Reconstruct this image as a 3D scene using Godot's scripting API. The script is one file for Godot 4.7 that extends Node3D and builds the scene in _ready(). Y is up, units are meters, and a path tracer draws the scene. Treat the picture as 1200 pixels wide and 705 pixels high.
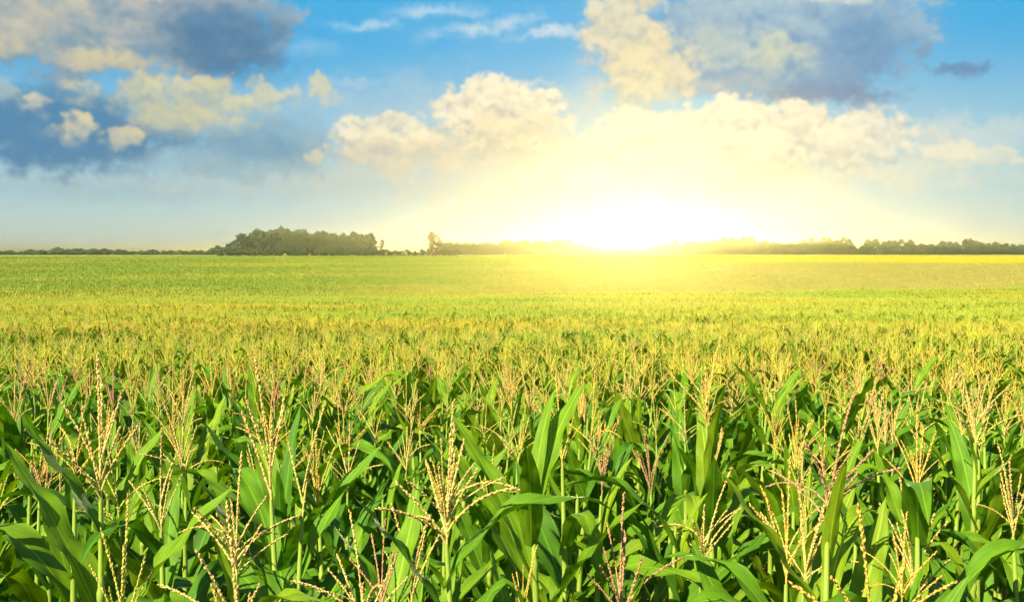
extends Node3D
# A field of tasselled maize falling away from the viewer, a meadow rising to a skyline of trees, and a low sun.

const EYE := 2.5                      # metres above the ground where the viewer stands
const SUN_AZ := 7.76                  # degrees right of the view axis
const SUN_EL := 0.85
const EXPOSURE := 3.0

var rng := RandomNumberGenerator.new()
var used := {}
var M := {}
var leaf_meshes := {}
var branch_meshes := []
var spike_meshes := []
var stalk_mesh: Mesh
var names_taken := {}

# ------------------------------------------------------------------ setup
func _ready() -> void:
	rng.seed = 20240611
	var cam := Camera3D.new()
	cam.name = "camera"
	cam.position = Vector3(0, EYE, 0)
	cam.rotation_degrees = Vector3(-2.75, 0, 0)
	cam.fov = 34.0
	cam.near = 0.05
	cam.far = 9000.0
	add_child(cam)
	cam.current = true

	var env := Environment.new()
	env.background_mode = Environment.BG_SKY
	var sky := Sky.new()
	var pano := PanoramaSkyMaterial.new()
	pano.panorama = ImageTexture.create_from_image(make_sky())
	sky.sky_material = pano
	env.sky = sky
	env.tonemap_mode = Environment.TONE_MAPPER_LINEAR
	env.tonemap_exposure = EXPOSURE
	env.sdfgi_enabled = true
	env.ssao_enabled = true
	env.ssil_enabled = true
	env.volumetric_fog_enabled = true
	env.volumetric_fog_density = 0.00055
	env.volumetric_fog_albedo = Color(1.0, 0.93, 0.66)
	env.volumetric_fog_anisotropy = 0.85
	var we := WorldEnvironment.new()
	we.name = "environment"
	we.environment = env
	add_child(we)

	var sun := DirectionalLight3D.new()
	sun.name = "sunlight"
	sun.light_energy = 1.6
	sun.light_color = Color(1.0, 0.94, 0.80)
	sun.light_angular_distance = 0.6
	sun.shadow_enabled = true
	sun.rotation_degrees = Vector3(-42, -38, 0)     # from behind the viewer's left shoulder
	add_child(sun)

	make_materials()
	build_ground()
	build_trees()
	make_maize_shapes()
	build_maize()
	build_meadow()

# ------------------------------------------------------------------ small tools
func numbered(n: String) -> String:
	if not names_taken.has(n):
		names_taken[n] = 0
		return n
	names_taken[n] += 1
	return "%s_%03d" % [n, names_taken[n]]

func lin(c: Color) -> Color:
	return c.srgb_to_linear()

func mat(c: Color, rough: float) -> StandardMaterial3D:
	var m := StandardMaterial3D.new()
	m.albedo_color = c.linear_to_srgb()
	m.roughness = rough
	return m

func tag(o: Node, label: String, category: String, group := "", kind := "") -> void:
	if label != "": o.set_meta("label", label)
	if category != "": o.set_meta("category", category)
	if group != "": o.set_meta("group", group)
	if kind != "": o.set_meta("kind", kind)

func part(parent: Node, called: String, mesh: Mesh, m: Material, x: Transform3D) -> MeshInstance3D:
	var o := MeshInstance3D.new()
	o.name = called
	o.mesh = mesh
	if m: o.material_override = m
	o.transform = x
	parent.add_child(o, true)
	return o

# ------------------------------------------------------------------ terrain
const PROFILE := [[-40.0, 0.3], [0.0, 0.0], [2.0, 0.0], [4.0, -0.08], [7.0, -0.27], [12.0, -0.60], [20.0, -1.02], [29.0, -1.38], [45.0, -1.90], [60.0, -2.34], [80.0, -2.95], [110.0, -3.2], [150.0, -2.5], [200.0, -1.3], [260.0, 0.0], [320.0, 1.0], [385.0, 1.62], [460.0, 1.88], [700.0, 1.98], [1200.0, 1.9], [6000.0, 0.0]]

func ground_y(x: float, z: float) -> float:
	var d := -z
	var h := 0.0
	if d <= PROFILE[0][0]:
		h = PROFILE[0][1]
	else:
		h = PROFILE[-1][1]
		for i in PROFILE.size() - 1:
			if d < PROFILE[i + 1][0]:
				var t: float = (d - PROFILE[i][0]) / (PROFILE[i + 1][0] - PROFILE[i][0])
				var p0: float = PROFILE[maxi(i - 1, 0)][1]
				h = lerpf(PROFILE[i][1], PROFILE[i + 1][1], t)
				break
	# the right-hand side lies a little lower, gentle swells in the distance
	var far := smoothstep(60.0, 300.0, d)
	h += far * 0.25 * sin(x * 0.011 + 1.0) * (1.0 - smoothstep(300.0, 390.0, d))
	return h

func field_edge(x: float) -> float:       # distance at which the maize ends
	return 88.0 + 0.42 * x + 1.5 * sin(x * 0.21) + 0.8 * sin(x * 0.53 + 1.0)

func meadow_color(x: float, d: float, n: float) -> Color:
	var green := Color(0.16, 0.24, 0.005)
	var lime := Color(0.25, 0.28, 0.008)
	var tan := Color(0.28, 0.25, 0.05)
	var gold := Color(0.42, 0.36, 0.004)
	var e := field_edge(x)
	var c := green
	# pale dry margin just past the maize, then mixed greens
	c = c.lerp(lime, smoothstep(-0.15, 0.35, n))
	c = c.lerp(Color(0.36, 0.34, 0.06), 0.75 * (1.0 - smoothstep(e + 10.0, e + 60.0, d + n * 30.0)))
	# ripening strip on the right
	var right := smoothstep(-60.0, 70.0, x + n * 25.0)
	c = c.lerp(tan, right * smoothstep(118.0, 140.0, d + n * 10.0) * (1.0 - smoothstep(238.0, 256.0, d + n * 8.0)) * 0.85)
	# yellow flowering strip under the trees
	c = c.lerp(gold, smoothstep(-10.0, 110.0, x) * smoothstep(246.0, 256.0, d + n * 3.0) * 0.9)
	return c

func build_ground() -> void:
	var nz := FastNoiseLite.new()
	nz.seed = 5
	nz.frequency = 1.0
	nz.fractal_octaves = 4
	var zs := [40.0, 20.0, 8.0]
	var d := 0.0
	while d < 6000.0:
		zs.append(-d)
		d += maxf(1.5, d * 0.022)
	zs.append(-6000.0)
	var xs := []
	for i in 121:
		var t := (i - 60) / 60.0
		xs.append(2600.0 * signf(t) * pow(absf(t), 2.6) + 60.0 * t)
	var st := SurfaceTool.new()
	st.begin(Mesh.PRIMITIVE_TRIANGLES)
	for z: float in zs:
		for x: float in xs:
			var n := nz.get_noise_2d(x * 0.012, z * 0.03)
			var c: Color
			if -z < field_edge(x) - 1.0:
				c = Color(0.075, 0.055, 0.035)
			else:
				c = meadow_color(x, -z, n)
			st.set_color(c)
			st.add_vertex(Vector3(x, ground_y(x, z), z))
	var w := xs.size()
	for j in zs.size() - 1:
		for i in w - 1:
			var a := j * w + i
			for k: int in [a, a + w, a + 1, a + 1, a + w, a + w + 1]:
				st.add_index(k)
	st.generate_normals()
	var o := MeshInstance3D.new()
	o.name = "ground"
	o.mesh = st.commit()
	o.material_override = M.ground
	add_child(o)
	tag(o, "gently falling farmland under the maize and the striped meadow beyond", "ground", "", "structure")

# ------------------------------------------------------------------ materials
func make_materials() -> void:
	var g := mat(Color(1, 1, 1), 0.95)
	g.vertex_color_use_as_albedo = true
	var nt := NoiseTexture2D.new()
	nt.width = 1024; nt.height = 1024; nt.seamless = true
	var fn := FastNoiseLite.new(); fn.seed = 9; fn.frequency = 0.012; fn.fractal_octaves = 6; fn.fractal_gain = 0.68
	nt.noise = fn
	var gr := Gradient.new()
	gr.set_color(0, Color(0.66, 0.70, 0.55)); gr.set_color(1, Color(1, 1, 1))
	gr.offsets = PackedFloat32Array([0.25, 0.7])
	nt.color_ramp = gr
	g.albedo_texture = nt
	g.uv1_triplanar = true; g.uv1_world_triplanar = true
	g.uv1_scale = Vector3(0.03, 0.03, 0.045)
	M.ground = g

	# maize blade: pale midrib, fine parallel veins, slight blotches
	var im := Image.create(128, 512, false, Image.FORMAT_RGB8)
	var hm := Image.create(128, 512, false, Image.FORMAT_RGB8)
	var vn := FastNoiseLite.new(); vn.seed = 21; vn.frequency = 0.02; vn.fractal_octaves = 3
	for y in 512:
		for x in 128:
			var u := absf((x + 0.5) / 128.0 - 0.5) * 2.0
			var rib := 1.0 - smoothstep(0.05, 0.11, u)
			var vein := 0.5 + 0.5 * sin(x * 1.35 + 0.4 * sin(y * 0.02))
			var b := vn.get_noise_2d(x * 0.9, y * 0.35)
			var s := vn.get_noise_2d(x * 9.0 + 300.0, y * 0.12)
			var c := Color(0.70, 0.74, 0.62).lerp(Color(0.90, 0.92, 0.78), clampf(0.5 + 0.9 * b + 0.35 * s, 0, 1))
			c = c.lerp(Color(0.62, 0.70, 0.52), 0.3 * vein)
			var spot := vn.get_noise_2d(x * 5.0 + 900.0, y * 2.2)
			c = c.lerp(Color(0.95, 0.72, 0.45), smoothstep(0.42, 0.52, spot) * 0.7)
			c = c.lerp(Color(1.0, 1.0, 0.95), rib * 0.95)
			im.set_pixel(x, y, c)
			var h := 0.35 + 0.3 * vein + 0.35 * rib + 0.2 * b
			hm.set_pixel(x, y, Color(h, h, h))
	hm.bump_map_to_normal_map(2.0)
	var tex := ImageTexture.create_from_image(im)
	var nrm := ImageTexture.create_from_image(hm)
	var tones := [Color(0.14, 0.31, 0.012), Color(0.19, 0.35, 0.012), Color(0.09, 0.24, 0.015), Color(0.25, 0.38, 0.014)]
	M.blades = []
	for k in 5:
		var m := mat(tones[k] if k < 4 else Color(1, 1, 1), 0.58)
		m.albedo_texture = tex
		m.normal_enabled = true
		m.normal_texture = nrm
		m.normal_scale = 1.1
		m.metallic_specular = 0.32
		m.backlight_enabled = true
		m.backlight = Color(0.80, 0.84, 0.25)
		m.vertex_color_use_as_albedo = k == 4
		M.blades.append(m)
	M.stalk = mat(Color(0.20, 0.29, 0.035), 0.5)
	M.tassels = []
	# straw, gold, pinkish brown, fresh yellow green
	for c: Color in [Color(0.54, 0.42, 0.13), Color(0.53, 0.39, 0.065), Color(0.44, 0.25, 0.13), Color(0.44, 0.43, 0.065)]:
		var m := mat(c, 0.7)
		m.vertex_color_use_as_albedo = true
		m.backlight_enabled = true
		m.backlight = Color(0.35, 0.30, 0.15)
		M.tassels.append(m)
	var v := mat(Color(1, 1, 1), 0.7)
	v.vertex_color_use_as_albedo = true
	v.backlight_enabled = true
	v.backlight = Color(0.35, 0.32, 0.15)
	M.tinted = v
	M.bark = mat(Color(0.10, 0.075, 0.05), 0.9)
	M.crowns = []
	for c: Color in [Color(0.04, 0.088, 0.042), Color(0.052, 0.10, 0.042), Color(0.034, 0.075, 0.042), Color(0.085, 0.07, 0.04)]:
		var m := mat(c, 0.8)
		m.vertex_color_use_as_albedo = true
		m.backlight_enabled = true
		m.backlight = Color(0.4, 0.45, 0.2)
		M.crowns.append(m)

# ------------------------------------------------------------------ maize shapes
class Blade:
	var v := PackedVector3Array()
	var uv := PackedVector2Array()
	var idx := PackedInt32Array()

func blade_shape(kind: String, segs: int, half_cols: int, r: RandomNumberGenerator) -> Blade:
	# x runs outward from the stalk, y up, z across the blade
	var ln := 0.75; var wd := 0.092; var a0 := 60.0; var a1 := -40.0; var power := 1.4
	var kink_at := 2.0; var kink := 0.0; var twist := r.randf_range(-35, 35); var fold := 26.0; var wave := 0.014
	match kind:
		"ascending":
			ln = 0.54; a0 = r.randf_range(58, 72); a1 = r.randf_range(28, 50); power = 1.5
		"arching":
			ln = 0.70; a0 = r.randf_range(58, 70); a1 = r.randf_range(-75, -30); power = 1.5; wave = 0.021
		"drooping":
			ln = 0.68; a0 = r.randf_range(40, 55); a1 = r.randf_range(-95, -75); power = 0.75; wave = 0.021
		"broken":
			ln = 0.66; a0 = r.randf_range(52, 66); a1 = a0 - 22.0; power = 1.0; kink_at = r.randf_range(0.34, 0.52); kink = r.randf_range(-120, -95); fold = 16.0; twist = r.randf_range(-20, 20)
		"spear":
			ln = 0.38; wd = 0.052; a0 = r.randf_range(70, 82); a1 = r.randf_range(45, 70); power = 1.6; wave = 0.004; fold = 34.0
		"broad":
			ln = 0.54; wd = 0.112; a0 = r.randf_range(48, 58); a1 = r.randf_range(46, 66); power = 1.0; wave = 0.012; fold = 18.0
	var b := Blade.new()
	var p := Vector3.ZERO
	var sway := r.randf_range(-18, 18)
	var ph := r.randf() * TAU
	var fr := r.randf_range(2.2, 3.6)
	var cols := half_cols * 2 + 1
	for i in segs + 1:
		var s := float(i) / segs
		var th := deg_to_rad(lerpf(a0, a1, pow(s, power)) + kink * smoothstep(kink_at - 0.06, kink_at + 0.06, s))
		var az := deg_to_rad(sway * s * s)
		var tdir := Vector3(cos(th) * cos(az), sin(th), cos(th) * sin(az))
		if i > 0: p += tdir * (ln / segs)
		var side := Vector3(-sin(az), 0, cos(az))
		side = side.rotated(tdir, deg_to_rad(twist * s * s))
		var up := side.cross(tdir).normalized() * -1.0
		if up.y < 0 and absf(th) < PI / 2: up = -up
		var w := wd * minf(1.0, 0.5 + 2.0 * s) * pow(maxf(0.0, 1.0 - pow(s, 2.0)), 0.75)
		var fo := deg_to_rad(fold * (1.0 - 0.75 * s))
		for c in cols:
			var q := (c - half_cols) / float(half_cols)
			var off := absf(q) * w * 0.5
			var ripple := wave * sin(TAU * fr * s + ph + (0.9 if q > 0 else 0.0)) * q * q * sin(PI * s)
			b.v.append(p + side * signf(q) * off * cos(fo) + up * (off * sin(fo) + ripple))
			b.uv.append(Vector2(0.5 + 0.5 * q, s))
	for i in segs:
		for c in cols - 1:
			var a := i * cols + c
			b.idx.append_array(PackedInt32Array([a, a + 1, a + cols, a + 1, a + cols + 1, a + cols]))
	return b

func put_blade(st: SurfaceTool, b: Blade, x: Transform3D, col: Color, base: int) -> int:
	for i in b.v.size():
		st.set_color(col)
		st.set_uv(b.uv[i])
		st.add_vertex(x * b.v[i])
	for k in b.idx:
		st.add_index(base + k)
	return base + b.v.size()

# soft round stem section between points with radii
func put_tube(st: SurfaceTool, pts: PackedVector3Array, rad: PackedFloat32Array, sides: int, col: Color, base: int) -> int:
	for i in pts.size():
		var t := (pts[mini(i + 1, pts.size() - 1)] - pts[maxi(i - 1, 0)]).normalized()
		var u := t.cross(Vector3(0.31, 0.2, 0.93)).normalized()
		var w := t.cross(u)
		for k in sides:
			var a := TAU * k / sides
			st.set_color(col)
			st.set_uv(Vector2(float(k) / sides, i))
			st.add_vertex(pts[i] + (u * cos(a) + w * sin(a)) * rad[i])
	for i in pts.size() - 1:
		for k in sides:
			var a := base + i * sides + k
			var b := base + i * sides + (k + 1) % sides
			for q: int in [a, b, a + sides, b, b + sides, a + sides]:
				st.add_index(q)
	return base + pts.size() * sides

func put_grain(st: SurfaceTool, at: Vector3, dir: Vector3, ln: float, wd: float, col: Color, base: int) -> int:
	# a spikelet: a slim four-sided bud
	var u := dir.cross(Vector3(0.2, 0.13, 0.97)).normalized() * wd
	var w := dir.cross(u).normalized() * wd
	var mid := at + dir * ln * 0.45
	for p: Vector3 in [at, mid + u, mid + w, mid - u, mid - w, at + dir * ln]:
		st.set_color(col)
		st.set_uv(Vector2.ZERO)
		st.add_vertex(p)
	for q: Array in [[0, 2, 1], [0, 3, 2], [0, 4, 3], [0, 1, 4], [5, 1, 2], [5, 2, 3], [5, 3, 4], [5, 4, 1]]:
		for k: int in q:
			st.add_index(base + k)
	return base + 6

func put_branch(st: SurfaceTool, x: Transform3D, ln: float, a0: float, a1: float, r: RandomNumberGenerator, fine: bool, tone: Color, base: int, bare := 0.12) -> int:
	# a flowering branch that leaves the origin at a0 degrees above level and bends to a1
	var pts := PackedVector3Array()
	var rad := PackedFloat32Array()
	var p := Vector3.ZERO
	var n := 8 if fine else 3
	var side := r.randf_range(-0.25, 0.25)
	for i in n + 1:
		var s := float(i) / n
		var th := deg_to_rad(lerpf(a0, a1, s))
		if i > 0: p += Vector3(cos(th), sin(th), side * s * cos(th)) * ln / n
		pts.append(x * p)
		rad.append((0.0026 if fine else 0.0052) * (1.0 - 0.55 * s))
	if not fine: rad[0] = 0.002
	base = put_tube(st, pts, rad, 4 if fine else 3, tone * Color(0.8, 0.9, 0.75), base)
	var gap := 0.0040 if fine else 0.03
	var k := ln * bare
	var turn := r.randf() * TAU
	while k < ln:
		var f := k / ln * n
		var i := mini(int(f), n - 1)
		var at := pts[i].lerp(pts[i + 1], f - i)
		var t := (pts[i + 1] - pts[i]).normalized()
		turn += 2.4
		var u := t.cross(Vector3(0.31, 0.2, 0.93)).normalized().rotated(t, turn)
		var v := r.randf_range(0.62, 1.12)
		var hue := r.randf()
		var c := tone * Color(v, v * (0.87 + 0.13 * hue), v * (0.7 + 0.35 * hue))
		if fine and r.randf() < 0.26: c = c * Color(0.66, 0.54, 0.4)
		c.a = 1.0
		var dir := (t + u * r.randf_range(0.10, 0.38)).normalized()
		base = put_grain(st, at, dir, r.randf_range(0.008, 0.014) if fine else 0.03, (r.randf_range(0.0020, 0.0029) if fine else 0.005), c, base)
		k += gap * r.randf_range(0.3, 1.7)
	return base

func put_tassel(st: SurfaceTool, r: RandomNumberGenerator, fine: bool, tone: Color, at: Vector3, ln: float, base: int) -> int:
	base = put_branch(st, Transform3D(Basis(Vector3.UP, r.randf() * TAU), at), ln, r.randf_range(80, 92), r.randf_range(74, 90), r, fine, tone, base)
	var n := r.randi_range(6, 10)
	for i in n:
		var h := r.randf_range(0.0, 0.34) * ln
		var a := r.randf_range(46, 78)
		base = put_branch(st, Transform3D(Basis(Vector3.UP, TAU * i * 0.381 + r.randf() * 0.8), at + Vector3(0, h, 0)), ln * r.randf_range(0.45, 0.72), a, a - r.randf_range(-12, 35), r, fine, tone, base)
	return base

func finish(st: SurfaceTool) -> ArrayMesh:
	st.generate_normals()
	return st.commit()

func fresh() -> SurfaceTool:
	var st := SurfaceTool.new()
	st.begin(Mesh.PRIMITIVE_TRIANGLES)
	return st

const STALK_H := 2.0      # base of the tassel on a full-height plant

func make_maize_shapes() -> void:
	var r := RandomNumberGenerator.new()
	r.seed = 77
	for kind: String in ["ascending", "arching", "drooping", "broken", "spear", "broad"]:
		leaf_meshes[kind] = []
		for k in 5:
			var st := fresh()
			put_blade(st, blade_shape(kind, 16, 3, r), Transform3D(), Color.WHITE, 0)
			st.generate_normals()
			st.generate_tangents()
			leaf_meshes[kind].append(st.commit())
	for k in 9:      # flowering branches of a tassel
		var st := fresh()
		var a: float = [77.0, 66.0, 58.0, 52.0, 70.0, 44.0, 63.0, 73.0, 55.0][k]
		put_branch(st, Transform3D(), r.randf_range(0.15, 0.2), a, a - [4.0, 22.0, 44.0, 16.0, -4.0, 28.0, 85.0, 12.0, 8.0][k], r, true, Color(1, 1, 1), 0)
		branch_meshes.append(finish(st))
	for k in 4:      # central spikes
		var st := fresh()
		put_branch(st, Transform3D(), 0.29, 91 - k * 2, 84 - 5 * k, r, true, Color(1, 1, 1), 0, 0.05)
		spike_meshes.append(finish(st))
	var st := fresh()
	put_tube(st, stalk_points(), stalk_radii(), 8, Color.WHITE, 0)
	stalk_mesh = finish(st)

func stalk_points() -> PackedVector3Array:
	var p := PackedVector3Array()
	for y: float in [-0.05, 0.2, 0.6, 0.995, 1.0, 1.01, 1.02, 1.3, 1.305, 1.32, 1.33, 1.57, 1.575, 1.59, 1.6, 1.78, 1.785, 1.8, 1.81, 2.0]:
		p.append(Vector3(0.012 * sin(y * 3.0), y, 0.01 * cos(y * 2.3)))
	return p

func stalk_radii() -> PackedFloat32Array:
	return PackedFloat32Array([0.015, 0.014, 0.0125, 0.0115, 0.0135, 0.0135, 0.011, 0.0105, 0.0125, 0.0125, 0.010, 0.009, 0.011, 0.011, 0.0085, 0.0075, 0.009, 0.009, 0.0065, 0.0045])

const NODES := [0.80, 0.97, 1.13, 1.28, 1.42, 1.54, 1.65, 1.75, 1.84, 1.91]

func pick_kind(i: int, r: RandomNumberGenerator) -> String:
	if i >= 8: return ["spear", "spear", "ascending", "arching"][r.randi() % 4]
	if i >= 6: return ["ascending", "arching", "broken", "ascending", "broad"][r.randi() % 5]
	return ["arching", "arching", "drooping", "broken", "broad", "ascending"][r.randi() % 6]

# ------------------------------------------------------------------ the field
func near_plant(at: Vector3, height: float, yaw: float, r: RandomNumberGenerator, hero := {}) -> void:
	var t := Node3D.new()
	t.name = numbered("maize_plant")
	add_child(t)
	t.position = at
	t.rotation.y = yaw
	var k := height / 2.3
	var lean := Basis(Vector3(1, 0, 0), r.randf_range(-0.05, 0.05)) * Basis(Vector3(0, 0, 1), r.randf_range(-0.05, 0.05))
	t.basis = t.basis * lean
	var blade: Material = M.blades[[0, 0, 1, 1, 2, 3][r.randi() % 6]]
	part(t, "stalk", stalk_mesh, M.stalk, Transform3D(Basis.from_scale(Vector3(1, k, 1)), Vector3.ZERO))
	var tone: int = hero.get("tone", [0, 0, 1, 1, 3, 3, 1, 0, 0, 2][r.randi() % 10])
	var count := 0
	var kinds := {}
	if hero.has("leaves"):
		for lf: Array in hero.leaves:       # [height share, bearing, kind, scale]
			var b: Basis = Basis(Vector3.UP, deg_to_rad(lf[1]) - yaw) * Basis.from_scale(Vector3.ONE * lf[3] * 0.9)
			part(t, "leaf", leaf_meshes[lf[2]][r.randi() % 5], blade, Transform3D(b, Vector3(0, lf[0] * k, 0)))
			kinds[lf[2]] = true
	var from := 0
	for i in range(from, NODES.size()):
		if hero.has("leaves") and NODES[i] > hero.get("auto_below", 1.4) and i < 8: continue
		if not hero.has("leaves") and i == 9 and r.randf() < 0.7: continue
		var kind := pick_kind(i, r)
		kinds[kind] = true
		var sc := lerpf(0.8, 1.0, smoothstep(1.6, 3.2, -at.z)) * r.randf_range(0.70, 0.98) * (0.85 if i >= 7 else 1.0)
		var b: Basis = Basis(Vector3.UP, PI * (i % 2) + r.randf_range(-0.5, 0.5)) * Basis.from_scale(Vector3(sc, sc, sc * r.randf_range(1.0, 1.3)))
		part(t, "leaf", leaf_meshes[kind][r.randi() % 5], blade if r.randf() < 0.8 else M.blades[r.randi() % 4], Transform3D(b, Vector3(0, NODES[i] * k, 0)))
	var shape: String = hero.get("shape", ["open", "open", "closed", "wide", "open", "closed", "none", "open", "open", "wide"][r.randi() % 10])
	if shape != "none":
		var sz: float = hero.get("size", r.randf_range(0.9, 1.2)) * 0.88
		var root := Vector3(0.012 * sin(6.0), STALK_H * k - 0.004, 0.01 * cos(4.6))
		var ts := part(t, "tassel", spike_meshes[r.randi() % 4], M.tassels[tone], Transform3D(Basis(Vector3.UP, r.randf() * TAU) * Basis.from_scale(Vector3.ONE * sz), root))
		var n: int = hero.get("branches", r.randi_range(5, 10))
		var pool: Array = {"open": [0, 1, 4, 7, 8, 2], "closed": [0, 4, 7, 0], "wide": [1, 2, 3, 5, 6, 8, 0]}[shape]
		for i in n:
			var sc := r.randf_range(0.75, 1.1)
			part(ts, "branch", branch_meshes[pool[i % pool.size()]], M.tassels[tone], Transform3D(Basis(Vector3.UP, i * 2.4 + r.randf_range(-0.5, 0.5)) * Basis.from_scale(Vector3.ONE * sc), Vector3(0, r.randf_range(0.0, 0.085), 0)))
	var hue: String = ["straw coloured", "golden yellow", "pinkish brown", "yellow green"][tone]
	var posture: String = {"open": "open branching tassel", "closed": "narrow upright tassel", "wide": "wide spreading tassel", "none": ""}[shape]
	var lb: String = hero.get("label", "")
	if lb == "":
		var extra := ""
		if kinds.has("broken") and kinds.has("drooping"): extra = "folded and drooping leaves"
		elif kinds.has("broken"): extra = "a sharply folded leaf"
		elif kinds.has("broad"): extra = "broad rising leaves"
		elif kinds.has("drooping"): extra = "long drooping leaves"
		else: extra = "arching leaves"
		lb = "maize plant with %s %s and %s" % [hue, posture, extra] if shape != "none" else "maize plant without a tassel showing %s" % extra
	tag(t, lb, "maize plant", "maize plants in the front rows")

func heroes() -> Array:
	# x, distance, plant height, tassel and leaf description of the plants that stand out at the near edge of the field
	return [
		{"x": 0.59, "d": 1.75, "h": 2.33, "tone": 2, "shape": "wide", "size": 1.0, "branches": 9, "leaves": [[1.62, 40.0, "broad", 0.95], [1.78, 165.0, "ascending", 0.8], [1.45, 120.0, "broken", 1.0]], "auto_below": 1.3, "label": "tall maize plant with wide pinkish brown tassel and broad leaf rising beside it"},
		{"x": 0.265, "d": 1.5, "h": 2.13, "tone": 0, "shape": "open", "size": 0.8, "branches": 6, "leaves": [[1.72, 20.0, "ascending", 0.8], [1.5, 200.0, "broken", 0.9]], "auto_below": 1.3, "label": "low maize plant with chunky cream tassel in the foremost row"},
		{"x": 0.012, "d": 1.85, "h": 2.08, "tone": 1, "shape": "closed", "size": 0.6, "branches": 7, "label": "low maize plant with a short crowded golden tassel"},
		{"x": -0.10, "d": 1.9, "h": 2.26, "tone": 0, "shape": "wide", "size": 1.15, "branches": 14, "leaves": [[1.74, 10.0, "broken", 0.8], [1.6, 150.0, "ascending", 1.0]], "auto_below": 1.45, "label": "maize plant with the bushiest many branched straw tassel"},
		{"x": -0.255, "d": 1.9, "h": 2.10, "tone": 2, "shape": "open", "size": 0.75, "branches": 4, "label": "low maize plant with small four branched brownish tassel"},
		{"x": -0.43, "d": 2.15, "h": 2.30, "tone": 0, "shape": "closed", "size": 1.25, "branches": 5, "label": "maize plant with long slender straw tassel spike"},
		{"x": -0.535, "d": 1.85, "h": 2.17, "tone": 0, "shape": "wide", "size": 1.0, "branches": 13, "leaves": [[1.62, 250.0, "drooping", 0.9], [1.5, 60.0, "broken", 0.8]], "auto_below": 1.4, "label": "maize plant with fan shaped straw tassel of many arching branches"},
		{"x": -0.555, "d": 2.3, "h": 2.19, "tone": 0, "shape": "closed", "size": 1.1, "branches": 2, "label": "maize plant with bare single spike tassel beside the fan shaped one"},
		{"x": -0.72, "d": 2.2, "h": 2.20, "tone": 0, "shape": "open", "size": 0.95, "branches": 5, "label": "maize plant with reddish straw tassel and stiff side branches"},
		{"x": -0.86, "d": 2.05, "h": 2.33, "tone": 0, "shape": "open", "size": 1.2, "branches": 8, "leaves": [[1.72, 160.0, "ascending", 1.0], [1.66, 20.0, "ascending", 0.9], [1.48, 190.0, "broken", 1.05], [1.45, -20.0, "broken", 1.0]], "auto_below": 1.3, "label": "maize plant with tall straw tassel and two large folded leaves"},
		{"x": -1.18, "d": 2.5, "h": 2.26, "tone": 1, "shape": "wide", "size": 0.9, "branches": 8, "label": "maize plant with golden tassel bending over at its tips"},
		{"x": 0.81, "d": 1.9, "h": 2.12, "tone": 1, "shape": "wide", "size": 0.8, "branches": 7, "leaves": [[1.74, 30.0, "ascending", 0.7], [1.55, 150.0, "broken", 0.9]], "auto_below": 1.4, "label": "low maize plant with clenched golden brown tassel curling downward"},
		{"x": 0.93, "d": 2.05, "h": 2.28, "tone": 1, "shape": "open", "size": 0.9, "branches": 5, "leaves": [[1.7, 150.0, "broad", 1.0], [1.66, 10.0, "arching", 0.95]], "auto_below": 1.4, "label": "maize plant with leaning brown gold tassel above a pale folded leaf"},
		{"x": 0.37, "d": 1.5, "h": 2.00, "tone": 0, "shape": "closed", "size": 0.7, "branches": 1, "label": "shortest maize plant with a thin cream spike"},
		{"x": 0.76, "d": 2.55, "h": 2.15, "tone": 1, "shape": "closed", "size": 0.8, "branches": 3, "label": "maize plant with thin forked golden tassel"},
		{"x": 0.66, "d": 2.9, "h": 2.36, "tone": 1, "shape": "open", "size": 1.1, "branches": 7, "label": "tall maize plant with bright yellow tassel against the light"},
		{"x": 0.20, "d": 2.7, "h": 2.28, "tone": 1, "shape": "open", "size": 1.0, "branches": 7, "label": "maize plant with yellow tassel branching to one side"},
		{"x": -0.63, "d": 2.5, "h": 2.2, "shape": "none", "leaves": [[1.86, 80.0, "spear", 1.15], [1.8, -35.0, "broad", 0.75], [1.7, 190.0, "ascending", 0.9], [1.55, 20.0, "arching", 1.0]], "auto_below": 1.4, "label": "maize plant without a tassel, one spear leaf standing upright"},
		{"x": 0.07, "d": 2.3, "h": 2.32, "shape": "none", "leaves": [[1.86, 65.0, "spear", 1.1], [1.78, 140.0, "ascending", 0.9], [1.7, 155.0, "ascending", 1.0], [1.6, -30.0, "ascending", 1.0]], "auto_below": 1.4, "label": "maize plant without a tassel, long leaves slanting up to either side"},
		{"x": 1.32, "d": 2.7, "h": 2.33, "tone": 0, "shape": "open", "size": 1.0, "branches": 7, "label": "tall maize plant with upright straw tassel at the row's end"},
	]

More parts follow.
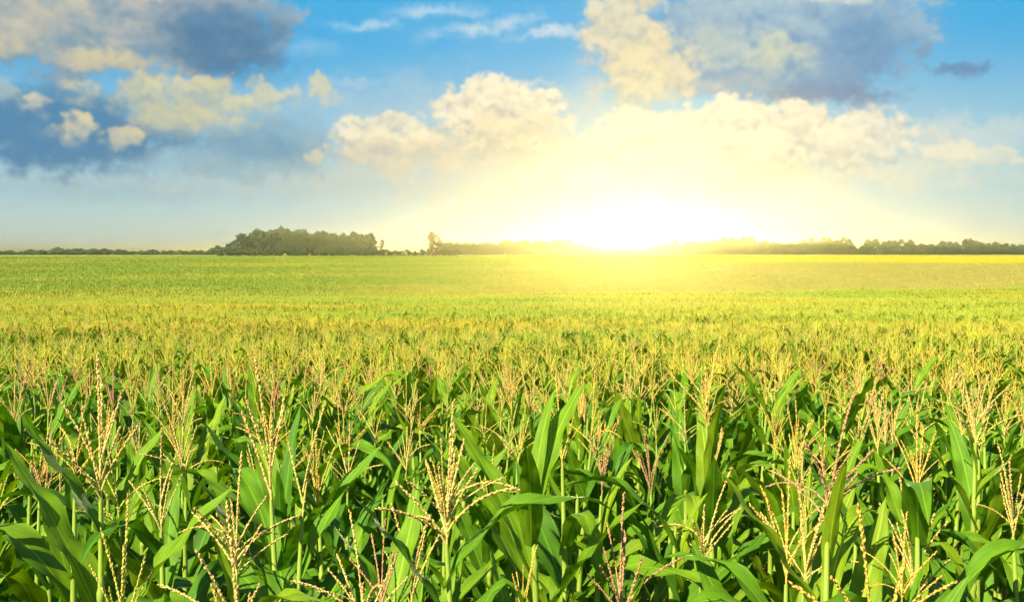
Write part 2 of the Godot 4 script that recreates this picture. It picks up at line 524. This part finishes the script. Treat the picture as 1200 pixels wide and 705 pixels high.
func crop_plant(r: RandomNumberGenerator, fine: bool, k: int) -> ArrayMesh:
	var mesh := ArrayMesh.new()
	var st := fresh()
	var base := 0
	for i in range(0 if fine else 3, NODES.size() - (r.randi() % 2)):
		var kind := pick_kind(i, r)
		var sc := r.randf_range(0.82, 1.12) * (0.85 if i >= 7 else 1.0)
		var b := Basis(Vector3.UP, PI * (i % 2) + r.randf_range(-0.5, 0.5)) * Basis.from_scale(Vector3.ONE * sc)
		var v := r.randf_range(0.8, 1.2)
		base = put_blade(st, blade_shape(kind, 12 if fine else 6, 2 if fine else 1, r), Transform3D(b, Vector3(0, NODES[i], 0)), Color(0.19 * v * r.randf_range(0.8, 1.25), 0.30 * v, 0.010 * v), base)
	st.generate_normals()
	st.generate_tangents()
	st.commit(mesh)
	mesh.surface_set_material(0, M.blades[4])
	st = fresh()
	base = put_tube(st, stalk_points() if fine else PackedVector3Array([Vector3(0, 0.6, 0), Vector3(0, 1.5, 0), Vector3(0, 2.0, 0)]), stalk_radii() if fine else PackedFloat32Array([0.012, 0.009, 0.0045]), 6 if fine else 4, Color(0.20, 0.29, 0.035), 0)
	var tone: Color = [Color(0.55, 0.51, 0.08), Color(0.55, 0.50, 0.04), Color(0.51, 0.51, 0.05), Color(0.52, 0.43, 0.10), Color(0.42, 0.49, 0.04), Color(0.54, 0.53, 0.05)][k % 6]
	if not fine: tone = tone.lerp(Color(0.38, 0.46, 0.03), 0.6)
	base = put_tassel(st, r, fine, tone, Vector3(0, 1.995, 0), r.randf_range(0.26, 0.34), base)
	st.generate_normals()
	st.commit(mesh)
	mesh.surface_set_material(1, M.tinted)
	return mesh

func build_maize() -> void:
	var r := RandomNumberGenerator.new()
	r.seed = 4711
	var taken := []
	for h: Dictionary in heroes():
		var z: float = -h.d
		taken.append(Vector2(h.x, z))
		near_plant(Vector3(h.x, ground_y(h.x, z), z), h.h - 0.04, r.randf() * TAU, r, h)
	# rows run obliquely across the view
	var hn := FastNoiseLite.new(); hn.seed = 3; hn.frequency = 0.09; hn.fractal_octaves = 3
	var ang := deg_to_rad(24.0)
	var along := Vector2(cos(ang), sin(ang))
	var across := Vector2(-sin(ang), cos(ang))
	var spots := []
	for i in range(-70, 360):
		for j in range(-800, 800):
			var q := across * (i * 0.56) + along * (j * 0.20)
			var x := q.x
			var d := q.y
			if d < 1.4 or absf(x) > d * 0.62 + 1.2: continue
			var jx := r.randf_range(-0.1, 0.1); var jd := r.randf_range(-0.09, 0.09); var chance := r.randf()
			x += jx; d += jd
			if d > field_edge(x): continue
			if chance < 0.08: continue
			spots.append(Vector2(x, -d))
	var near := []
	var rest := []
	for s: Vector2 in spots:
		var d := -s.y
		if d < 12.0 and absf(s.x) < d * 0.545 + 0.15: near.append(s)
		else: rest.append(s)
	near.sort_custom(func(a: Vector2, b: Vector2) -> bool: return a.y > b.y)
	var built := taken.size()
	for s: Vector2 in near:
		var d := -s.y
		var clear := true
		for tk: Vector2 in taken.slice(0, 20):
			if tk.distance_to(s) < 0.17: clear = false
		if not clear: continue
		if built >= 298:
			rest.append(s)
			continue
		built += 1
		var h := 2.03 + 0.12 * hn.get_noise_2d(s.x * 3.0, s.y * 3.0) + r.randf_range(-0.13, 0.10)
		near_plant(Vector3(s.x, ground_y(s.x, s.y), s.y), h, r.randf() * TAU, r)
	# the rest of the crop is one mass
	var crop := Node3D.new()
	crop.name = "maize_crop"
	add_child(crop)
	tag(crop, "dense mass of yellow tasselled maize stretching away to the meadow", "maize crop", "", "stuff")
	var vr := RandomNumberGenerator.new()
	vr.seed = 99
	var lots := []
	for k in 18: lots.append([])
	for s: Vector2 in rest:
		lots[(r.randi() % 10) if s.length() < 26.0 else 10 + r.randi() % 8].append(s)
	for k in 18:
		if lots[k].is_empty(): continue
		var mm := MultiMesh.new()
		mm.transform_format = MultiMesh.TRANSFORM_3D
		mm.use_colors = true
		mm.mesh = crop_plant(vr, k < 10, k)
		mm.instance_count = lots[k].size()
		for i in lots[k].size():
			var s: Vector2 = lots[k][i]
			var h := 2.03 + 0.15 * hn.get_noise_2d(s.x * 3.0, s.y * 3.0) + 0.2 * hn.get_noise_2d(s.x * 0.4, s.y * 0.8) + r.randf_range(-0.13, 0.11)
			var b := Basis(Vector3.UP, r.randf() * TAU) * Basis(Vector3(1, 0, 0), r.randf_range(-0.07, 0.07)) * Basis.from_scale(Vector3(0.92, h / 2.3, 0.92))
			mm.set_instance_transform(i, Transform3D(b, Vector3(s.x, ground_y(s.x, s.y), s.y)))
			var v := r.randf_range(0.82, 1.15)
			var yl := 1.0 + 0.5 * hn.get_noise_2d(s.x * 0.35 + 90.0, s.y * 0.6)
			mm.set_instance_color(i, Color(v * yl, v, v * 0.95))
		var o := MultiMeshInstance3D.new()
		o.name = "maize_rows"
		o.multimesh = mm
		crop.add_child(o, true)
		o.set_meta("kind", "stuff")
	print("near ", built, " rest ", rest.size())

# ------------------------------------------------------------------ meadow growth
func build_meadow() -> void:
	var r := RandomNumberGenerator.new()
	r.seed = 8
	var st := fresh()
	var base := 0
	for k in 16:
		var a := r.randf() * TAU
		var p := Vector3(r.randf_range(-0.35, 0.35), 0, r.randf_range(-0.35, 0.35))
		var tip := p + Vector3(cos(a) * 0.22, r.randf_range(0.35, 0.62), sin(a) * 0.22)
		var s := Vector3(-sin(a), 0, cos(a)) * 0.045
		for q: Vector3 in [p - s, p + s, tip, (p + tip) * 0.5 + s * 1.6 + Vector3(0, 0.06, 0)]:
			st.set_color(Color.WHITE)
			st.add_vertex(q)
		for q: int in [0, 2, 1, 1, 2, 3]: st.add_index(base + q)
		base += 4
	st.generate_normals()
	var mm := MultiMesh.new()
	mm.transform_format = MultiMesh.TRANSFORM_3D
	mm.use_colors = true
	mm.mesh = st.commit()
	mm.mesh.surface_set_material(0, M.tinted)
	var nz := FastNoiseLite.new()
	nz.seed = 5; nz.frequency = 1.0; nz.fractal_octaves = 4
	var list := []
	for i in 130000:
		var d := 70.0 + 290.0 * pow(r.randf(), 1.6)
		var x := r.randf_range(-0.62, 0.62) * d
		if d < field_edge(x) + 0.5: continue
		list.append(Vector2(x, -d))
	mm.instance_count = list.size()
	for i in list.size():
		var s: Vector2 = list[i]
		var b := Basis(Vector3.UP, r.randf() * TAU).scaled(Vector3.ONE * r.randf_range(0.45, 0.85))
		mm.set_instance_transform(i, Transform3D(b, Vector3(s.x, ground_y(s.x, s.y) - 0.02, s.y)))
		var c := meadow_color(s.x, -s.y, nz.get_noise_2d(s.x * 0.012, s.y * 0.03))
		mm.set_instance_color(i, c * r.randf_range(0.9, 1.15))
	var o := MultiMeshInstance3D.new()
	o.name = "meadow_grass"
	o.multimesh = mm
	add_child(o)
	tag(o, "short green and yellow growth of the striped meadow beyond the maize", "grass", "", "stuff")

# ------------------------------------------------------------------ trees
func crown_mesh(r: RandomNumberGenerator, wide: float, tall: float, low: float, clumps: int, leaf: float) -> ArrayMesh:
	var st := fresh()
	var base := 0
	for k in clumps:
		var a := r.randf() * TAU
		var yy := pow(r.randf(), 0.85)
		var reach := sin(PI * clampf(0.14 + yy * 0.80, 0, 1)) * wide * 0.5
		var c := Vector3(cos(a), 0, sin(a)) * reach * sqrt(r.randf()) * 0.85
		c.y = lerpf(low, tall * 0.93, yy)
		var rad := r.randf_range(0.10, 0.19) * wide
		var tint := r.randf_range(0.75, 1.3)
		var warm := r.randf_range(0.9, 1.2)
		for q in 46:
			var n := Vector3(r.randfn(), r.randfn(), r.randfn()).normalized()
			var p := c + n * rad * pow(r.randf(), 0.4) * Vector3(1, 0.75, 1)
			var u := n.cross(Vector3(r.randfn(), r.randfn(), r.randfn())).normalized() * leaf * r.randf_range(0.6, 1.2)
			var w := (n + Vector3(r.randfn(), r.randfn(), r.randfn()) * 0.5).normalized().cross(u).normalized() * leaf * r.randf_range(0.4, 0.8)
			st.set_color(Color(tint * warm, tint, tint))
			for v: Vector3 in [p - u, p + w, p + u, p - w]:
				st.set_color(Color(tint * warm, tint, tint))
				st.add_vertex(v)
			for i: int in [0, 1, 2, 0, 2, 3]: st.add_index(base + i)
			base += 4
	return finish(st)

func trunk_mesh(r: RandomNumberGenerator, tall: float, thick: float) -> ArrayMesh:
	var st := fresh()
	var base := 0
	var pts := PackedVector3Array(); var rad := PackedFloat32Array()
	for i in 7:
		var s := i / 6.0
		pts.append(Vector3(sin(s * 4.0) * 0.02 * tall, s * tall * 0.8 - 0.3, cos(s * 3.0) * 0.015 * tall))
		rad.append(thick * (1.25 - 1.05 * s))
	base = put_tube(st, pts, rad, 7, Color.WHITE, base)
	for k in 6:
		var i := 2 + k % 4
		var a := k * 2.4
		var e := pts[i] + Vector3(cos(a), 0.9, sin(a)) * tall * r.randf_range(0.14, 0.22)
		base = put_tube(st, PackedVector3Array([pts[i], (pts[i] + e) * 0.5 + Vector3(0, -0.02 * tall, 0), e]), PackedFloat32Array([rad[i] * 0.55, rad[i] * 0.35, rad[i] * 0.12]), 5, Color.WHITE, base)
	return finish(st)

func tree(called: String, at: Vector2, kind: Dictionary, sc: float, turn: float, tone: int, label: String, group: String, stretch := Vector3.ONE) -> void:
	var t := Node3D.new()
	t.name = numbered(called)
	add_child(t)
	at *= NEARER
	t.position = Vector3(at.x, ground_y(at.x, at.y) - 0.1, at.y)
	t.basis = Basis(Vector3.UP, turn) * Basis.from_scale(stretch * sc * NEARER)
	part(t, "trunk", kind.trunk, M.bark, Transform3D())
	part(t, "crown", kind.crown, M.crowns[tone], Transform3D())
	tag(t, label, "tree", group)

const NEARER := 0.72

func build_trees() -> void:
	var r := RandomNumberGenerator.new()
	r.seed = 31
	var kinds := []
	for k in 6:
		var tall: float = [14.0, 15.0, 13.0, 12.0, 14.5, 11.0][k]
		kinds.append({"crown": crown_mesh(r, [9.5, 9.0, 10.0, 8.5, 8.0, 9.5][k], tall, tall * 0.12, 52, 0.34), "trunk": trunk_mesh(r, tall, 0.28)})
	var slim := {"crown": crown_mesh(r, 5.0, 10.0, 2.5, 22, 0.3), "trunk": trunk_mesh(r, 10.0, 0.2)}
	var bush := {"crown": crown_mesh(r, 6.5, 4.2, 0.4, 24, 0.28), "trunk": trunk_mesh(r, 3.6, 0.14)}
	# the grove: dense, highest in its left half, thinning out to the right
	var n := 0
	for i in 74:
		var x := -159.0 + 79.0 * (i / 73.0) + r.randf_range(-2, 2)
		var z := -545.0 - r.randf_range(0, 46)
		var env := smoothstep(-163.0, -149.0, x) * (1.0 - 0.32 * smoothstep(-112.0, -80.0, x))
		var sc := (0.42 + 0.66 * env) * r.randf_range(0.80, 1.12)
		tree("broadleaf_tree", Vector2(x, z), kinds[r.randi() % 6], sc, r.randf() * TAU, r.randi() % 3, "dark round crowned tree standing in the dense grove on the skyline", "trees of the grove on the skyline")
	for i in 26:       # fringe of scrub along the foot of the grove
		var x := -163.0 + 88.0 * (i / 25.0) + r.randf_range(-1.5, 1.5)
		tree("scrub_bush", Vector2(x, -541.0 - r.randf_range(0, 3)), bush, r.randf_range(0.9, 1.5), r.randf() * TAU, r.randi() % 3, "low dark bush along the foot of the grove on the skyline", "bushes along the foot of the grove")
	tree("slim_tree", Vector2(-83.0, -548.0), slim, 0.92, 0.5, 0, "slim tree just past the thin end of the grove", "")
	tree("slim_tree", Vector2(-72.5, -550.0), slim, 0.95, 2.1, 1, "slim solitary tree in the gap between the grove and the round brown tree", "")
	tree("broadleaf_tree", Vector2(-44.5, -552.0), kinds[2], 1.08, 1.0, 3, "round brownish tree standing alone on the skyline", "")
	for i in 24:
		var x := -78.0 + 46.0 * (i / 23.0) + r.randf_range(-1, 1)
		tree("scrub_bush", Vector2(x, -556.0 - r.randf_range(0, 6)), bush, r.randf_range(0.5, 0.95), r.randf() * TAU, r.randi() % 3, "small bush in the scrubby row beside the round brown tree", "bushes beside the brown tree")
	# low broken hedge on the left skyline
	for i in 150:
		var x := -425.0 + 252.0 * pow(i / 149.0, 0.9) + r.randf_range(-9, 9)
		var lump := maxf(0.0, sin(x * 0.055) + 0.5 * sin(x * 0.13 + 1.0))
		tree("hedge_bush", Vector2(x, -690.0 - r.randf_range(0, 12)), bush, (0.9 + 0.42 * lump) * r.randf_range(0.7, 1.15), r.randf() * TAU, r.randi() % 3, "low bush of the long broken hedge on the skyline", "bushes of the long hedge", Vector3(r.randf_range(1.1, 2.0), r.randf_range(0.6, 1.0), 1.5))
	# far woods in the haze, each a mass
	far_wood("far_wood", -62.0, 82.0, -820.0, 95, func(x: float) -> float: return 0.98 + 0.10 * sin(x * 0.05) - 0.40 * smoothstep(40.0, 82.0, x), kinds, r, "far wood fading into the bright haze beside the sun")
	far_wood("far_wood", 84.0, 142.0, -820.0, 40, func(x: float) -> float: return 0.55 + 0.45 * smoothstep(110.0, 142.0, x), kinds, r, "low far trees almost lost in the glare under the sun")
	far_wood("far_wood", 143.0, 292.0, -800.0, 110, func(x: float) -> float: return 1.02 + 0.12 * sin(x * 0.075) + 0.06 * sin(x * 0.3) - 0.35 * smoothstep(270.0, 292.0, x), kinds, r, "long far wood of brownish green behind the yellow strip")
	far_wood("far_wood", 285.0, 470.0, -760.0, 140, func(x: float) -> float: return 0.86 + 0.14 * sin(x * 0.09) + 0.06 * sin(x * 0.31), kinds, r, "darker far wood at the end of the yellow strip")

func far_wood(called: String, x0: float, x1: float, z: float, n: int, size: Callable, kinds: Array, r: RandomNumberGenerator, label: String) -> void:
	var root := Node3D.new()
	root.name = numbered(called)
	add_child(root)
	tag(root, label, "wood", "", "stuff")
	var per := [[], [], []]
	for i in n:
		per[r.randi() % 3].append(Vector2(lerpf(x0, x1, (i + r.randf()) / n), z - r.randf_range(0, 50)) * NEARER)
	for k in 3:
		var mm := MultiMesh.new()
		mm.transform_format = MultiMesh.TRANSFORM_3D
		mm.mesh = kinds[k].crown.duplicate()
		mm.mesh.surface_set_material(0, M.crowns[k])
		mm.instance_count = per[k].size()
		for i in per[k].size():
			var s: Vector2 = per[k][i]
			var h: float = size.call(s.x / NEARER) * r.randf_range(0.85, 1.1)
			mm.set_instance_transform(i, Transform3D(Basis(Vector3.UP, r.randf() * TAU) * Basis.from_scale(Vector3(1.15, h, 1.15) * NEARER), Vector3(s.x, ground_y(s.x, s.y) - 1.8, s.y)))
		var o := MultiMeshInstance3D.new()
		o.name = "crowns"
		o.multimesh = mm
		root.add_child(o, true)
		o.set_meta("kind", "stuff")

# ------------------------------------------------------------------ sky: air and clouds
var n1 := FastNoiseLite.new()
var n2 := FastNoiseLite.new()
var n3 := FastNoiseLite.new()
var sun_dir := Vector3.ZERO

# clouds that can be told apart: azimuth, elevation, half width, half height (degrees), cover, raggedness, softness, lit colour, shaded colour, lump scale, tilt
const CLOUDS := [
	[-21.34,3.56,13.41,1.34,0.70,0.50,0.80,[0.745,0.808,0.792],[0.557,0.706,0.784],1.0,0],
	[-8.88,4.17,12.70,1.66,0.75,0.50,0.90,[0.839,0.831,0.761],[0.675,0.753,0.776],1.0,0],
	[23.04,3.75,7.46,1.32,0.55,0.60,0.90,[0.886,0.886,0.800],[0.769,0.831,0.816],1.0,0],
	[0.99,3.58,13.92,2.19,0.70,0.40,1.00,[0.839,0.816,0.737],[0.745,0.769,0.737],1.0,0],
	[-24.71,6.61,9.91,3.10,0.95,0.55,0.45,[0.361,0.573,0.714],[0.227,0.471,0.651],1.0,0],
	[-13.66,6.02,5.72,2.19,0.85,0.60,0.55,[0.533,0.682,0.761],[0.314,0.549,0.714],1.0,0],
	[-16.90,4.84,6.98,1.02,0.60,0.50,0.60,[0.667,0.769,0.784],[0.502,0.675,0.769],1.0,0],
	[-23.25,12.89,11.48,4.29,0.97,0.40,0.22,[0.824,0.792,0.722],[0.478,0.612,0.698],1.0,0],
	[-16.08,11.73,4.87,3.28,0.97,0.50,0.55,[0.384,0.557,0.690],[0.243,0.455,0.620],1.0,0],
	[-23.04,10.19,6.59,0.75,0.85,0.60,0.70,[0.871,0.824,0.659],[0.769,0.753,0.659],1.0,4],
	[-25.92,11.86,4.67,1.91,0.70,0.60,0.90,[0.839,0.792,0.698],[0.698,0.714,0.690],1.0,0],
	[-17.81,8.23,6.01,1.57,0.85,0.90,0.70,[0.878,0.847,0.667],[0.588,0.690,0.698],1.3,0],
	[-18.48,7.09,3.68,1.19,0.70,0.90,0.80,[0.839,0.816,0.651],[0.690,0.737,0.706],1.3,0],
	[-25.72,7.66,0.85,0.77,0.72,1.10,0.80,[0.925,0.871,0.722],[0.729,0.761,0.729],2.0,0],
	[-23.75,6.44,1.65,0.87,0.80,1.10,0.80,[0.933,0.871,0.675],[0.667,0.729,0.729],2.0,0],
	[-21.47,6.27,1.12,0.76,0.70,1.10,0.80,[0.910,0.847,0.667],[0.667,0.729,0.729],2.0,0],
	[-27.20,8.22,0.75,0.92,0.70,0.60,0.50,[0.745,0.784,0.761],[0.549,0.667,0.745],2.0,0],
	[-10.72,8.97,0.87,1.55,0.80,0.90,0.60,[0.886,0.847,0.659],[0.769,0.776,0.675],2.0,-8],
	[-11.05,5.31,0.87,0.63,0.60,1.00,0.80,[0.886,0.847,0.698],[0.729,0.769,0.729],2.0,0],
	[-8.64,12.77,2.74,0.49,0.80,0.50,1.00,[0.871,0.925,0.925],[0.706,0.839,0.910],1.0,2],
	[-4.37,13.58,3.76,0.50,0.80,0.50,1.00,[0.855,0.910,0.925],[0.706,0.839,0.910],1.0,-4],
	[-1.74,12.76,4.97,0.65,0.85,0.50,1.00,[0.886,0.918,0.902],[0.706,0.839,0.910],1.0,-9],
	[1.99,12.43,3.28,0.45,0.80,0.50,1.00,[0.871,0.910,0.902],[0.729,0.839,0.902],1.0,-4],
	[0.99,9.90,2.98,0.35,0.60,0.60,0.90,[0.847,0.878,0.847],[0.729,0.824,0.863],1.0,-3],
	[-8.88,9.78,2.44,0.39,0.50,0.60,0.90,[0.808,0.863,0.847],[0.690,0.808,0.863],1.0,0],
	[-11.77,11.39,2.41,0.67,0.35,0.60,0.90,[0.769,0.863,0.902],[0.690,0.808,0.878],1.0,0],
	[-4.96,8.22,12.86,2.97,0.45,0.50,1.00,[0.808,0.847,0.831],[0.690,0.784,0.831],1.0,0],
	[4.47,7.74,5.94,3.47,0.50,0.50,1.00,[0.871,0.847,0.769],[0.769,0.800,0.784],1.0,0],
	[24.29,5.74,4.76,1.73,0.50,0.70,0.90,[0.871,0.886,0.839],[0.745,0.816,0.839],1.3,0],
	[-1.49,5.40,8.45,2.29,0.90,0.50,0.70,[0.871,0.831,0.729],[0.769,0.769,0.722],1.4,0],
	[-1.09,7.42,4.28,2.69,0.95,0.90,0.45,[0.988,0.941,0.816],[0.620,0.659,0.667],1.7,0],
	[0.00,6.54,2.98,1.69,0.60,0.70,0.60,[0.886,0.839,0.714],[0.808,0.784,0.714],1.7,0],
	[-7.42,6.34,3.24,1.57,0.88,0.90,0.45,[0.980,0.933,0.800],[0.588,0.659,0.698],1.7,-6],
	[-6.44,5.27,5.42,1.28,0.70,0.60,0.60,[0.871,0.824,0.714],[0.729,0.761,0.745],1.4,0],
	[14.60,12.18,9.28,4.36,0.97,0.42,0.22,[0.659,0.769,0.831],[0.376,0.588,0.769],1.0,0],
	[19.59,11.06,2.82,2.82,0.85,0.55,0.70,[0.392,0.627,0.792],[0.251,0.510,0.729],1.0,0],
	[9.85,11.93,3.89,2.92,0.50,0.60,0.90,[0.471,0.682,0.831],[0.431,0.643,0.808],1.0,0],
	[14.83,10.41,2.46,1.80,0.70,0.90,1.20,[0.847,0.855,0.706],[0.588,0.722,0.737],1.3,0],
	[11.77,11.29,1.93,1.73,0.50,0.70,0.80,[0.769,0.816,0.737],[0.667,0.745,0.745],1.3,0],
	[17.35,8.71,5.10,0.88,0.93,0.50,0.50,[0.361,0.533,0.714],[0.314,0.494,0.690],1.0,4],
	[12.24,9.30,5.29,0.67,0.60,0.50,0.70,[0.580,0.675,0.753],[0.471,0.612,0.729],1.0,0],
	[17.58,13.63,2.78,0.42,0.70,0.60,0.60,[0.941,0.910,0.831],[0.808,0.831,0.808],1.5,8],
	[23.96,9.50,2.00,0.48,0.85,0.50,0.80,[0.369,0.565,0.745],[0.275,0.478,0.690],1.6,2],
	[22.54,10.49,0.62,0.62,0.80,0.70,0.50,[0.486,0.643,0.769],[0.416,0.596,0.745],1.6,0],
	[6.68,11.26,2.76,4.92,0.85,0.80,0.60,[0.941,0.894,0.729],[0.706,0.714,0.659],1.3,-4],
	[8.00,9.61,3.43,2.94,0.80,0.80,0.70,[0.910,0.863,0.706],[0.722,0.729,0.675],1.3,0],
	[12.24,5.76,10.33,2.98,0.97,0.70,0.45,[0.965,0.925,0.816],[0.667,0.698,0.706],1.3,0],
	[19.15,5.71,3.20,1.92,0.85,0.65,0.40,[0.957,0.933,0.839],[0.675,0.729,0.745],1.6,0],
	[11.29,3.99,11.59,2.03,0.80,0.40,0.80,[0.847,0.816,0.737],[0.769,0.769,0.729],1.0,0],
	[23.96,5.12,1.22,0.87,0.90,0.90,0.50,[0.941,0.918,0.808],[0.784,0.831,0.808],2.0,0],
	[25.92,4.78,1.78,0.59,0.85,0.70,0.40,[0.902,0.902,0.816],[0.769,0.831,0.824],2.0,0],
	[23.25,6.01,0.79,0.53,0.60,0.70,0.50,[0.863,0.871,0.808],[0.745,0.808,0.816],2.0,0],
	[21.77,4.24,3.56,0.80,0.60,0.60,0.60,[0.910,0.894,0.800],[0.824,0.847,0.808],1.4,0],
]

func make_sky() -> Image:
	n1.seed = 11; n1.noise_type = FastNoiseLite.TYPE_SIMPLEX_SMOOTH; n1.frequency = 0.20; n1.fractal_octaves = 6; n1.fractal_gain = 0.56
	n2.seed = 12; n2.noise_type = FastNoiseLite.TYPE_CELLULAR; n2.frequency = 0.42; n2.fractal_octaves = 2; n2.cellular_return_type = FastNoiseLite.RETURN_DISTANCE; n2.fractal_gain = 0.55
	n3.seed = 13; n3.noise_type = FastNoiseLite.TYPE_SIMPLEX_SMOOTH; n3.frequency = 1.0; n3.fractal_octaves = 5
	sun_dir = towards(SUN_AZ, SUN_EL)
	var W := 4096
	var H := 2048
	var cw := 1024
	var ch := 512
	var out := Image.create(cw, ch, false, Image.FORMAT_RGBAF)
	out.fill(Color(0.25, 0.27, 0.12))
	for y in ch / 2 + 2:
		var el := 90.0 - (y + 0.5) * 180.0 / ch
		for x in cw:
			out.set_pixel(x, y, sky_color((x + 0.5) * 360.0 / cw - 180.0, maxf(el, 0.0)))
	out.resize(W, H, Image.INTERPOLATE_CUBIC)
	var x0 := W / 2 - 410
	var y0 := H / 2 - 240
	for y in 240:
		var el := 90.0 - (y0 + y + 0.5) * 180.0 / H
		for x in 820:
			out.set_pixel(x0 + x, y0 + y, sky_color((x0 + x + 0.5) * 360.0 / W - 180.0, maxf(el, 0.0)))
	# the panorama's first column lies straight ahead (-z)
	var turned := Image.create(W, H, false, Image.FORMAT_RGBAF)
	turned.blit_rect(out, Rect2i(W / 2, 0, W / 2, H), Vector2i(0, 0))
	turned.blit_rect(out, Rect2i(0, 0, W / 2, H), Vector2i(W / 2, 0))
	return turned

func towards(az: float, el: float) -> Vector3:
	var a := deg_to_rad(az)
	var e := deg_to_rad(el)
	return Vector3(sin(a) * cos(e), sin(e), -cos(a) * cos(e))

func heads(x: float, y: float) -> float:      # about -0.5 to 0.5
	return -0.62 * n2.get_noise_2d(x * 0.8, y) - 0.42 * n2.get_noise_2d(x * 2.1 + 50.0, y * 2.5) - 0.42

func sky_color(az: float, el: float) -> Color:
	# clear air: pale at the horizon, azure above
	var c := lin(Color(0.77, 0.85, 0.83)).lerp(lin(Color(0.64, 0.81, 0.87)), smoothstep(0.0, 5.0, el))
	c = c.lerp(lin(Color(0.23, 0.68, 0.91)), smoothstep(4.0, 12.5, el))
	c = c.lerp(lin(Color(0.13, 0.45, 0.82)), smoothstep(14.0, 75.0, el))
	var d := towards(az, el)
	# scattered cumulus all round, outside the big clouds listed above
	var front := (1.0 - smoothstep(29.0, 36.0, absf(az))) * (1.0 - smoothstep(15.0, 20.0, el))
	if front < 1.0:
		var q := d * (2.2 + 1.6 * (1.0 - d.y))
		var f := n3.get_noise_3d(q.x, q.y * 2.2, q.z)
		var a := smoothstep(0.0, 0.28, f + 0.06) * (1.0 - front) * 0.92
		var up := n3.get_noise_3d(q.x, q.y * 2.2 + 0.16, q.z)
		var t := clampf(0.55 + (f - up) * 2.6, 0.0, 1.0)
		c = c.lerp(lin(Color(0.47, 0.62, 0.73)).lerp(lin(Color(0.90, 0.85, 0.72)), t), a)
	if front > 0.0:
		# slow warp so that no outline is an ellipse
		var wx := az + 0.6 * n1.get_noise_2d(az * 1.3 + 40.0, el * 1.6) + 0.35 * n1.get_noise_2d(az * 5.0, el * 5.0 + 70.0)
		var wy := el + 0.45 * n1.get_noise_2d(az * 1.3 - 60.0, el * 1.6 + 9.0) + 0.3 * n1.get_noise_2d(az * 5.0 + 31.0, el * 5.0)
		var fb := n1.get_noise_2d(az * 2.0, el * 2.6)
		var fine := n1.get_noise_2d(az * 7.0 + 200.0, el * 8.0)
		# rounded heads at two sizes; light comes from above, so each head is bright on top and dim below
		var p1 := heads(wx, wy)
		var p2 := heads(wx, wy + 0.42)
		var relief := (p1 - p2) * 1.5 + 0.22 * fine
		for k: Array in CLOUDS:
			var dx: float = wx - k[0]
			var dy: float = wy - k[1]
			if absf(dx) > k[2] * 1.9 or absf(dy) > k[3] * 2.2: continue
			var tl := deg_to_rad(k[10])
			var ex: float = (dx * cos(tl) - dy * sin(tl)) / k[2]
			var ey: float = (dx * sin(tl) + dy * cos(tl)) / k[3]
			var heap: bool = k[9] > 1.2
			if heap and ey < 0.0: ey *= 1.25                 # cumulus are flatter below
			var dist := sqrt(ex * ex + ey * ey)
			var lump := (fb * 0.45 + fine * 0.22 + p1 * 0.85) if heap else (fb * 0.7 + fine * 0.3 + p1 * 0.25)
			var body: float = 1.0 - dist + k[5] * lump
			# crisp heads on the upper side, dissolving skirts
			var soft: float = k[6] * (lerpf(1.5, 0.55, smoothstep(-0.4, 0.5, ey)) if heap else 1.2) + 0.05
			var a: float = k[4] * smoothstep(0.0, soft, body) * (1.0 - smoothstep(1.0, 1.22, dist))
			if a <= 0.002: continue
			var t := clampf((0.56 + 0.30 * ey + relief) if heap else (0.5 + 0.42 * ey + relief * 0.45 + 0.35 * fb), 0.0, 1.0)
			t = t * t * (3.0 - 2.0 * t)
			c = c.lerp(lin(Color(k[8][0], k[8][1], k[8][2])).lerp(lin(Color(k[7][0], k[7][1], k[7][2])), t), a)
	# light scattered by the air round the sun
	var r := rad_to_deg(acos(clampf(d.dot(sun_dir), -1.0, 1.0)))
	c = c.lerp(lin(Color(1.0, 0.955, 0.82)), 0.12 * exp(-pow(r / 5.0, 1.4)))
	c = c.lerp(lin(Color(0.88, 0.87, 0.80)), 0.4 * exp(-pow((az - SUN_AZ) / 15.0, 2.0)) * exp(-el / 4.5))
	c += Color(1.0, 0.94, 0.74) * (4.0 * exp(-r / 0.40) + 0.25 * exp(-r / 1.5))
	c += Color(1.0, 0.86, 0.50) * (SUN_CORE * exp(-pow(r / 0.27, 2.0)))
	c = c * (1.0 / EXPOSURE)
	c.a = 1.0
	return c

const SUN_CORE := 48000.0
